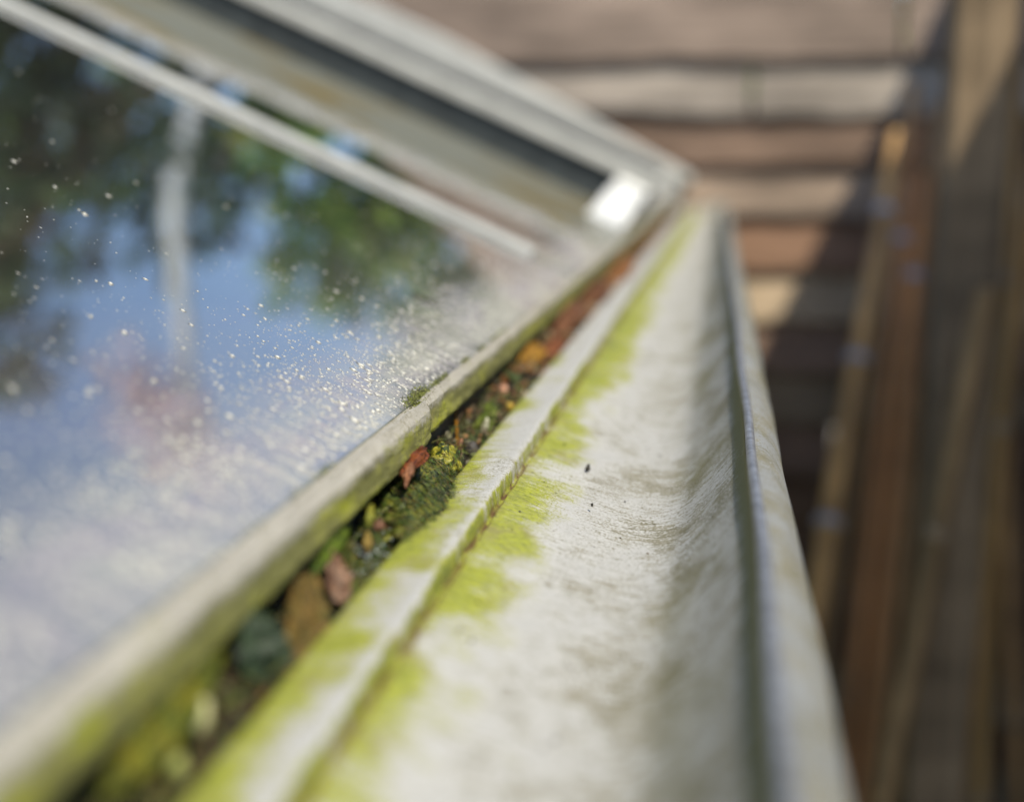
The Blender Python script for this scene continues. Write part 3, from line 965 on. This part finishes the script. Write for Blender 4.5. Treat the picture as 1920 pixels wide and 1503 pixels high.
for i in range(3200):
    y = .13 * (1.2 / .13) ** rg.random()
    x = rg.uniform(-.0800, -.0668)
    z = -.0848 - .0016 * min(1, max(0, (.42 - y) / .14)) - (x + .0661) * .36 + rg.uniform(0, .0040)
    d = Vector((rg.gauss(0, .5), rg.gauss(0, .9), rg.gauss(0, .22))).normalized()
    L, W = rg.uniform(.0018, .0065), rg.uniform(.00006, .00022)
    n_ = Vector((.3, -.4, 1)) + rvec(rg) * .4
    sd = d.cross(n_).normalized() * W
    P = Vector((x, y, z))
    bend = Vector((0, 0, -1)) * L * .12
    col = rg.choice([(.05, .035, .018), (.09, .055, .025), (.06, .08, .02), (.10, .12, .025), (.035, .045, .015), (.14, .09, .04), (.16, .16, .04)])
    litter.add([P - sd, P + sd, P + d * L * .5 + sd + bend * -.5, P + d * L * .5 - sd + bend * -.5, P + d * L + bend], [(0, 1, 2, 3), (3, 2, 4)], col)
tag(litter.build('leaf_litter', M['debris'], smooth=False), 'damp brown litter filling the narrow gap between roof glass and gutter', 'leaf litter', kind='stuff')

# moss clumps
def gp(px, py, z): return at_z(px, py, z)
def gx(px, py, x):
    p = at(px, py, 1.0)
    return p * (x / p.x)
def moss(name, parts, strands, label, seed, dirn, cols, lng=(.0018, .0056), top=None):
    rg = random.Random(seed)
    mb = MB()
    for k, (c, r, col) in enumerate(parts):
        pts = lump(mb, c, r, col, seed + k * 3.1, 4, .42, None, 2.1)
        nst = strands[k]
        for i in range(nst):
            P = rg.choice(pts)
            o_ = (P - Vector(c))
            n_ = Vector((o_.x / r[0] ** 2, o_.y / r[1] ** 2, o_.z / r[2] ** 2)).normalized()
            if n_.z < -.5: continue
            tan = (dirn - n_ * dirn.dot(n_)).normalized()
            d = (tan * rg.uniform(.7, 1.2) + n_ * rg.uniform(.02, .30) + rvec(rg) * .22).normalized()
            L = rg.uniform(*lng)
            sd = d.cross(n_).normalized() * rg.uniform(.00005, .00011)
            cl_ = tuple(x * rg.uniform(.6, 1.5) for x in rg.choice(cols))
            tip = P + d * L - n_ * L * .15
            mid = P + d * L * .55 + n_ * L * .06
            mb.add([P - sd, P + sd, mid + sd * .8, mid - sd * .8, tip], [(0, 1, 2, 3), (3, 2, 4)], cl_)
    o = mb.build(name, M['wet'], smooth=True)
    recentre(o)
    return tag(o, label, 'moss', 'moss clumps in the gap')
DK = [(.07, .095, .025), (.045, .07, .02), (.11, .13, .03), (.17, .18, .04), (.03, .045, .016), (.24, .22, .08)]
YM = [(.20, .21, .02), (.12, .15, .02), (.16, .15, .03)]
def mossc(c):
    n_ = nz(c.x * 260, c.y * 160, c.z * 260)
    return (.19, .19, .03) if n_ > .22 else ((.09, .11, .028) if n_ > -.15 else (.045, .058, .02))
moss('moss_clump', [(tuple(gp(780, 922, -.0812)), (.0068, .030, .0046), mossc), (tuple(gp(832, 868, -.0782)), (.0036, .008, .0042), lambda c: (.34, .31, .035) if nz(c.x * 400, c.y * 300, c.z * 300) > -.1 else (.06, .08, .02)), (tuple(gp(790, 948, -.0800)), (.0052, .024, .0020), mossc)],
     [7500, 500, 4200], 'dark matted moss clump with a yellowish knob, bulging over the gutter ledge', 2, Vector((.75, -.65, -.1)), DK + YM[:1])
moss('moss_clump', [(tuple(gp(692, 1025, -.0832)), (.0044, .019, .0036), mossc), (tuple(gp(680, 1085, -.0840)), (.0026, .013, .0022), mossc)],
     [3600, 1500], 'wet dark moss clump with shining drops, just nearer than the yellow-knobbed one', 5, Vector((.5, -.8, -.1)), DK)
moss('moss_clump', [((-.0735, .405, -.0845), (.0035, .035, .0028), mossc)], [500], 'low strip of green moss behind the orange pine needle', 8, Vector((.5, -.8, 0)), DK + YM)

# leaves: curved blades with thickness
def leaf(name, base, tip, width, col, label, normal=Vector((0.2, -.3, 1)), curl=.25, group='fallen leaves in the gap', col2=None, n=26, mat='leafy', round_=1.0, cat='leaf'):
    base, tip = Vector(base), Vector(tip)
    d = tip - base
    L = d.length
    d.normalize()
    sd = d.cross(normal).normalized()
    up = sd.cross(d).normalized()
    mb = MB()
    th = .00022
    rows = []
    for i in range(n + 1):
        t = i / n
        wv = width * (math.sin(math.pi * min(1, t ** .8 * .97 + .015)) ** round_) + .00015
        c = base + d * L * t + up * (curl * L * math.sin(math.pi * t) * .5)
        row = []
        for k in range(-8, 9):
            s_ = k / 8
            P = c + sd * wv * s_ * (1 + abs(s_) * (.30 * nz(t * 5, 3 * (k > 0), L * 900) + .16 * nz(t * 17, 5 * (k > 0), L * 700))) + up * (wv * .16 * s_ * s_ + .0009 * nz(t * 6, s_ * 2, L * 500) + .00025 * (k == 0))
            row.append(P)
        rows.append(row)
    for i in range(n):
        for k in range(16):
            q = [rows[i][k], rows[i][k + 1], rows[i + 1][k + 1], rows[i + 1][k]]
            t = i / n
            m_ = .5 + .5 * nz(q[0].x * 300, q[0].y * 300, q[0].z * 300) * 1.6
            cc = tuple(a + (b - a) * min(1, max(0, m_)) for a, b in zip(col, col2 or tuple(x * .6 for x in col)))
            sp_ = nz(q[0].x * 900, q[0].y * 700, q[0].z * 900)
            kk = .35 if sp_ > .30 else 1.0 + .4 * sp_ - (.25 if k in (7, 8) else 0)
            cc = tuple(x * kk for x in cc)
            mb.add(q, [(0, 1, 2, 3)], cc)
            mb.add([p - up * th for p in q], [(3, 2, 1, 0)], cc)
    o = mb.build(name, M[mat], smooth=True, merge=True)
    recentre(o)
    return tag(o, label, cat, group)
leaf('fallen_leaf', gx(185, 1500, -.0742), gx(420, 1220, -.0722), .0026, (.24, .21, .012), 'long pointed yellow green leaf at the lower left corner of the gap', Vector((.7, -.6, .5)), .12, col2=(.06, .10, .012))
leaf('fallen_leaf', gx(505, 1280, -.0700), gx(470, 1140, -.0728), .0040, (.055, .085, .035), 'dark blue green rounded leaf next to the long yellow green leaf', Vector((.6, -.8, .35)), .2, col2=(.028, .05, .03), round_=.7)
leaf('fallen_leaf', gx(548, 1235, -.0690), gx(585, 1075, -.0724), .0040, (.24, .14, .035), 'ochre brown leaf standing on edge beside the dark rounded leaf', Vector((.7, -.7, .3)), .1, col2=(.13, .10, .02), round_=.7)
leaf('fallen_leaf', gx(640, 1130, -.0686), gx(615, 1030, -.0722), .0024, (.34, .20, .12), 'pinkish tan leaf scrap against the ochre leaf', Vector((.7, -.7, .4)), .2, col2=(.20, .09, .05), round_=.6)
leaf('fallen_leaf', gx(575, 1085, -.0728), gx(655, 985, -.0732), .0011, (.16, .22, .015), 'small bright green leaf tip poking out under the bar', Vector((.5, -.8, .5)), .15, col2=(.06, .10, .012))
leaf('fallen_leaf', gx(752, 890, -.0722), gx(798, 840, -.0712), .0016, (.30, .085, .02), 'glossy orange red bud scale lying on the dark moss', Vector((.6, -.7, .5)), .25, col2=(.12, .03, .012))
leaf('fallen_leaf', gp(745, 1000, -.0815), gp(832, 955, -.0795), .0007, (.018, .016, .012), 'thin black leaf edge resting on the algae of the ledge', Vector((.1, -.2, 1)), .1, mat='debris')
leaf('fallen_leaf', gx(688, 1032, -.0700), gx(690, 995, -.0705), .0008, (.42, .30, .07), 'tiny straw yellow sliver upright on the wet moss', Vector((.6, -.8, .2)), .1, col2=(.3, .2, .05))
leaf('fallen_leaf', gx(690, 985, -.0705), gx(697, 945, -.0708), .0007, (.34, .32, .03), 'tiny yellow green blade above the straw sliver', Vector((.6, -.8, .2)), .1, col2=(.2, .22, .03))
leaf('fallen_leaf', gp(878, 830, -.0845), gp(925, 745, -.0775), .0026, (.16, .20, .018), 'upright olive green leaf just behind the pine needle', Vector((.6, -.7, .3)), .15, col2=(.07, .10, .012))
leaf('fallen_leaf', gp(975, 693, -.0815), gp(1018, 652, -.0785), .0036, (.50, .27, .03), 'small amber yellow leaf lying in the far part of the gap', Vector((.5, -.6, .7)), .2, col2=(.36, .17, .02), round_=.55)
leaf('fallen_leaf', gp(1005, 690, -.0835), gp(1045, 640, -.080), .0030, (.30, .10, .03), 'rust red leaf beside the amber leaf', Vector((.5, -.6, .6)), .3, col2=(.15, .05, .02), round_=.6)
leaf('fallen_leaf', gp(1030, 640, -.0825), gp(1075, 590, -.079), .0042, (.25, .10, .04), 'curled chestnut leaf behind the rust red leaf', Vector((.5, -.6, .6)), .35, col2=(.13, .06, .03), round_=.6)
leaf('fallen_leaf', gp(1085, 585, -.083), gp(1125, 545, -.079), .0052, (.22, .09, .035), 'brown leaf in the heap far along the gap', Vector((.5, -.6, .6)), .3, col2=(.12, .05, .02), round_=.6)
leaf('fallen_leaf', gp(1140, 535, -.082), gp(1168, 500, -.0775), .0062, (.36, .16, .05), 'orange tan leaf furthest along the gap', Vector((.5, -.6, .6)), .3, col2=(.22, .09, .03), round_=.6)

def seed(name, c, r, ax, col, label, cat, group=None, amp=.18, sub=3, mat='debris'):
    mb = MB()
    q = Vector(ax).normalized().to_track_quat('Y', 'Z').to_matrix()
    lump(mb, c, r, col, c[1] * 77, sub, amp, q, 1.3)
    o = mb.build(name, M[mat], smooth=True)
    recentre(o)
    return tag(o, label, cat, group)
up = Vector((.25, .1, 1))
G2 = 'seeds and buds in the gap'
seed('catkin_scrap', gx(766, 888, -.0702), (.0011, .0036, .0011), gx(785, 850, -.0700) - gx(748, 925, -.0702), (.24, .10, .045), 'crumbly red brown catkin scrap lying in the moss hollow', 'catkin', G2, .8, 4)
seed('seed_pellet', gx(711, 985, -.0695), (.0011, .0014, .0011), up, (.15, .07, .04), 'dark brown pellet on the wet moss beside two yellow slivers', 'seed', G2, .5)
seed('pale_bud', gx(376, 1345, -.0705), (.0013, .0030, .0013), up, (.50, .48, .24), 'cream bud standing beside the long yellow green leaf', 'bud', G2)
seed('pale_bud', gx(332, 1440, -.0705), (.0014, .0022, .0013), up, (.34, .36, .10), 'greenish bud lowest in the picture, below the cream bud', 'bud', G2)
seed('pale_bud', gp(910, 800, -.0805), (.0010, .0030, .0010), up, (.46, .44, .30), 'slim whitish bud behind the grey pebble', 'bud', G2)
seed('pebble', gp(884, 842, -.0825), (.0019, .0022, .0019), up, (.085, .075, .065), 'dark grey round pebble beyond the moss knob', 'pebble', G2)
seed('pale_seed', gp(838, 814, -.0800), (.0013, .0010, .0009), up, (.42, .38, .26), 'pale rounded seed at the foot of the pine needle', 'seed', G2)
seed('brown_seed', gp(862, 836, -.0815), (.0009, .0022, .0009), up, (.22, .10, .05), 'brown husk between pale seed and grey pebble', 'seed', G2)
seed('pink_seed', gp(943, 732, -.0800), (.0018, .0024, .0016), up, (.46, .24, .15), 'pinkish orange seed case right of the olive leaf', 'seed', G2)
seed('yellow_seed', gp(955, 762, -.0815), (.0015, .0017, .0013), up, (.42, .28, .04), 'yellow seed just below the pinkish seed case', 'seed', G2)
mb = MB()
a, b_ = gp(858, 836, -.0832), gp(856, 764, -.0765)
mb.tube([a, a.lerp(b_, .3) + Vector((-.0001, 0, 0)), a.lerp(b_, .7) + Vector((-.0002, 0, 0)), b_], [.00042, .00040, .00034, .00018], 8, (.50, .22, .012))
tag(recentre(mb.build('pine_needle', M['leafy'])), 'bright orange pine needle standing upright under the bar joint', 'needle')
# drops on the wet moss
rg = random.Random(4)
q = NT('water')
M['water'] = q.done(q.bsdf((.55, .6, .6), .04, 0, None, 1.0))
dr = MB()
for i in range(60):
    P = gp(690 + rg.gauss(0, 26), 1025 + rg.gauss(0, 38), -.0800)
    lump(dr, P, (.00022, .00022, .0002), (.5, .5, .5), i, 1, .05)
tag(dr.build('water_drops', M['water']), 'tiny bright water drops scattered over the wet moss', 'water drops', kind='stuff')
# bits of moss at the eave bar joint
mb = MB()
rg = random.Random(9)
for i in range(3600):
    y = YJ + .004 + rg.gauss(0, .006) if i % 3 == 0 else YJ + rg.gauss(.03, .07)
    if i % 3 and nz(y * 90, 4.4) < .12: continue
    s = rg.gauss(.0001, .0008) * (1.3 if i % 3 == 0 else .6)
    P = rp(max(-.0010, s), y, .0003 if s > -.0004 else -.0006)
    d = (rvec(rg) * .8 + Vector((.35, -.3, .35))).normalized()
    leaf_quad(mb, P, d, rvec(rg), rg.uniform(.0004, .0011), .00014, rg.choice([(.20, .22, .04), (.14, .16, .04), (.26, .27, .08), (.10, .09, .05)]))
tag(recentre(mb.build('moss_tuft', M['debris'], smooth=False)), 'low green moss cushion grown into the joint of the eave bar', 'moss')
# crumbs in the trough
for (px, py, z, r, lab) in [(1102, 877, -.0872, (.0007, .0010, .0006), 'lone black crumb lying on the white trough'), (974, 961, -.0850, (.00035, .0004, .0003), 'small black speck of grit near the algae band'), (1110, 946, -.0880, (.0005, .0004, .0003), 'small brown flake right of the grit speck')]:
    seed('dirt_crumb', gp(px, py, z), r, up, (.035, .03, .022), lab, 'crumb', 'crumbs in the trough', .7)
gr = MB()
rg = random.Random(31)
for i in range(260):
    x = rg.gauss(-.020, .008) if i % 3 else rg.uniform(-.052, -.042)
    y = .16 * (.9 / .16) ** rg.random()
    # height of the trough floor under this grain
    zf = min((abs(px_ - x), pz_) for px_, pz_ in curve)[1]
    r = min(.0004, .00012 * math.exp(rg.gauss(0, .6)))
    lump(gr, (x - .0075 * y * min(1, max(0, (x + .03) / .04)), y, zf + r * .3), (r, r * rg.uniform(1, 2), r * .7), rg.choice([(.05, .04, .03), (.10, .07, .04), (.03, .03, .025)]), i * 1.7, 1, .4)
tag(gr.build('grit', M['debris'], smooth=False), 'tiny dark grit scattered along the low line of the white trough', 'grit', kind='stuff')
# dark twig on the glass
mb = MB()
def on_glass(px, py):
    d = at(px, py, 1.0)
    n_ = Vector((sn, 0, cs))
    return d * (rp(0, 0).dot(n_) / d.dot(n_))
a, b_ = on_glass(772, 552), on_glass(822, 574)
up2 = Vector((sn, 0, cs)) * .0005
mb.tube([a + up2, a.lerp(b_, .5) + up2 * 1.6, b_ + up2], [.0004, .0005, .0002], 6, (.05, .05, .03))
tag(recentre(mb.build('twig', M['debris'])), 'short dark twig stuck on the dusty roof glass', 'twig')
# dirt specks and dried drops on the roof glass
mb = MB()
rg = random.Random(21)
nrm = Vector((sn, 0, cs))
dn = Vector((cs, 0, -sn))
yv = Vector((0, 1, 0))
cnt = 0
while cnt < 15000:
    y = .13 * (.95 / .13) ** rg.random()
    if rg.random() < .70:
        s = abs(rg.gauss(.012, .020)) + .001
    else:
        s = rg.expovariate(1 / .055)
    if s > .34: continue
    if nz(s * 45, y * 22, 3) + .45 * nz(s * 160, y * 90, 5) < rg.uniform(-.75, .45) - .12: continue
    cnt += 1
    r = min(.00048, .00008 * math.exp(rg.gauss(0, .62)) * (1 + .3 * (s < .03)))
    P = rp(s, y, r * .25)
    a_ = (dn + yv * rg.uniform(-.35, .15)).normalized()
    b2 = nrm.cross(a_)
    e1, e2, e3 = a_ * r * rg.uniform(1.3, 4.0), b2 * r, nrm * r * rg.uniform(.4, .8)
    mb.add([P + e1, P - e1, P + e2, P - e2, P + e3, P - e3], [(0, 2, 4), (2, 1, 4), (1, 3, 4), (3, 0, 4), (2, 0, 5), (1, 2, 5), (3, 1, 5), (0, 3, 5)])
tag(mb.build('dirt_specks', M['speck']), 'pale dried dirt specks sprinkled over the roof glass', 'dirt specks', kind='stuff')
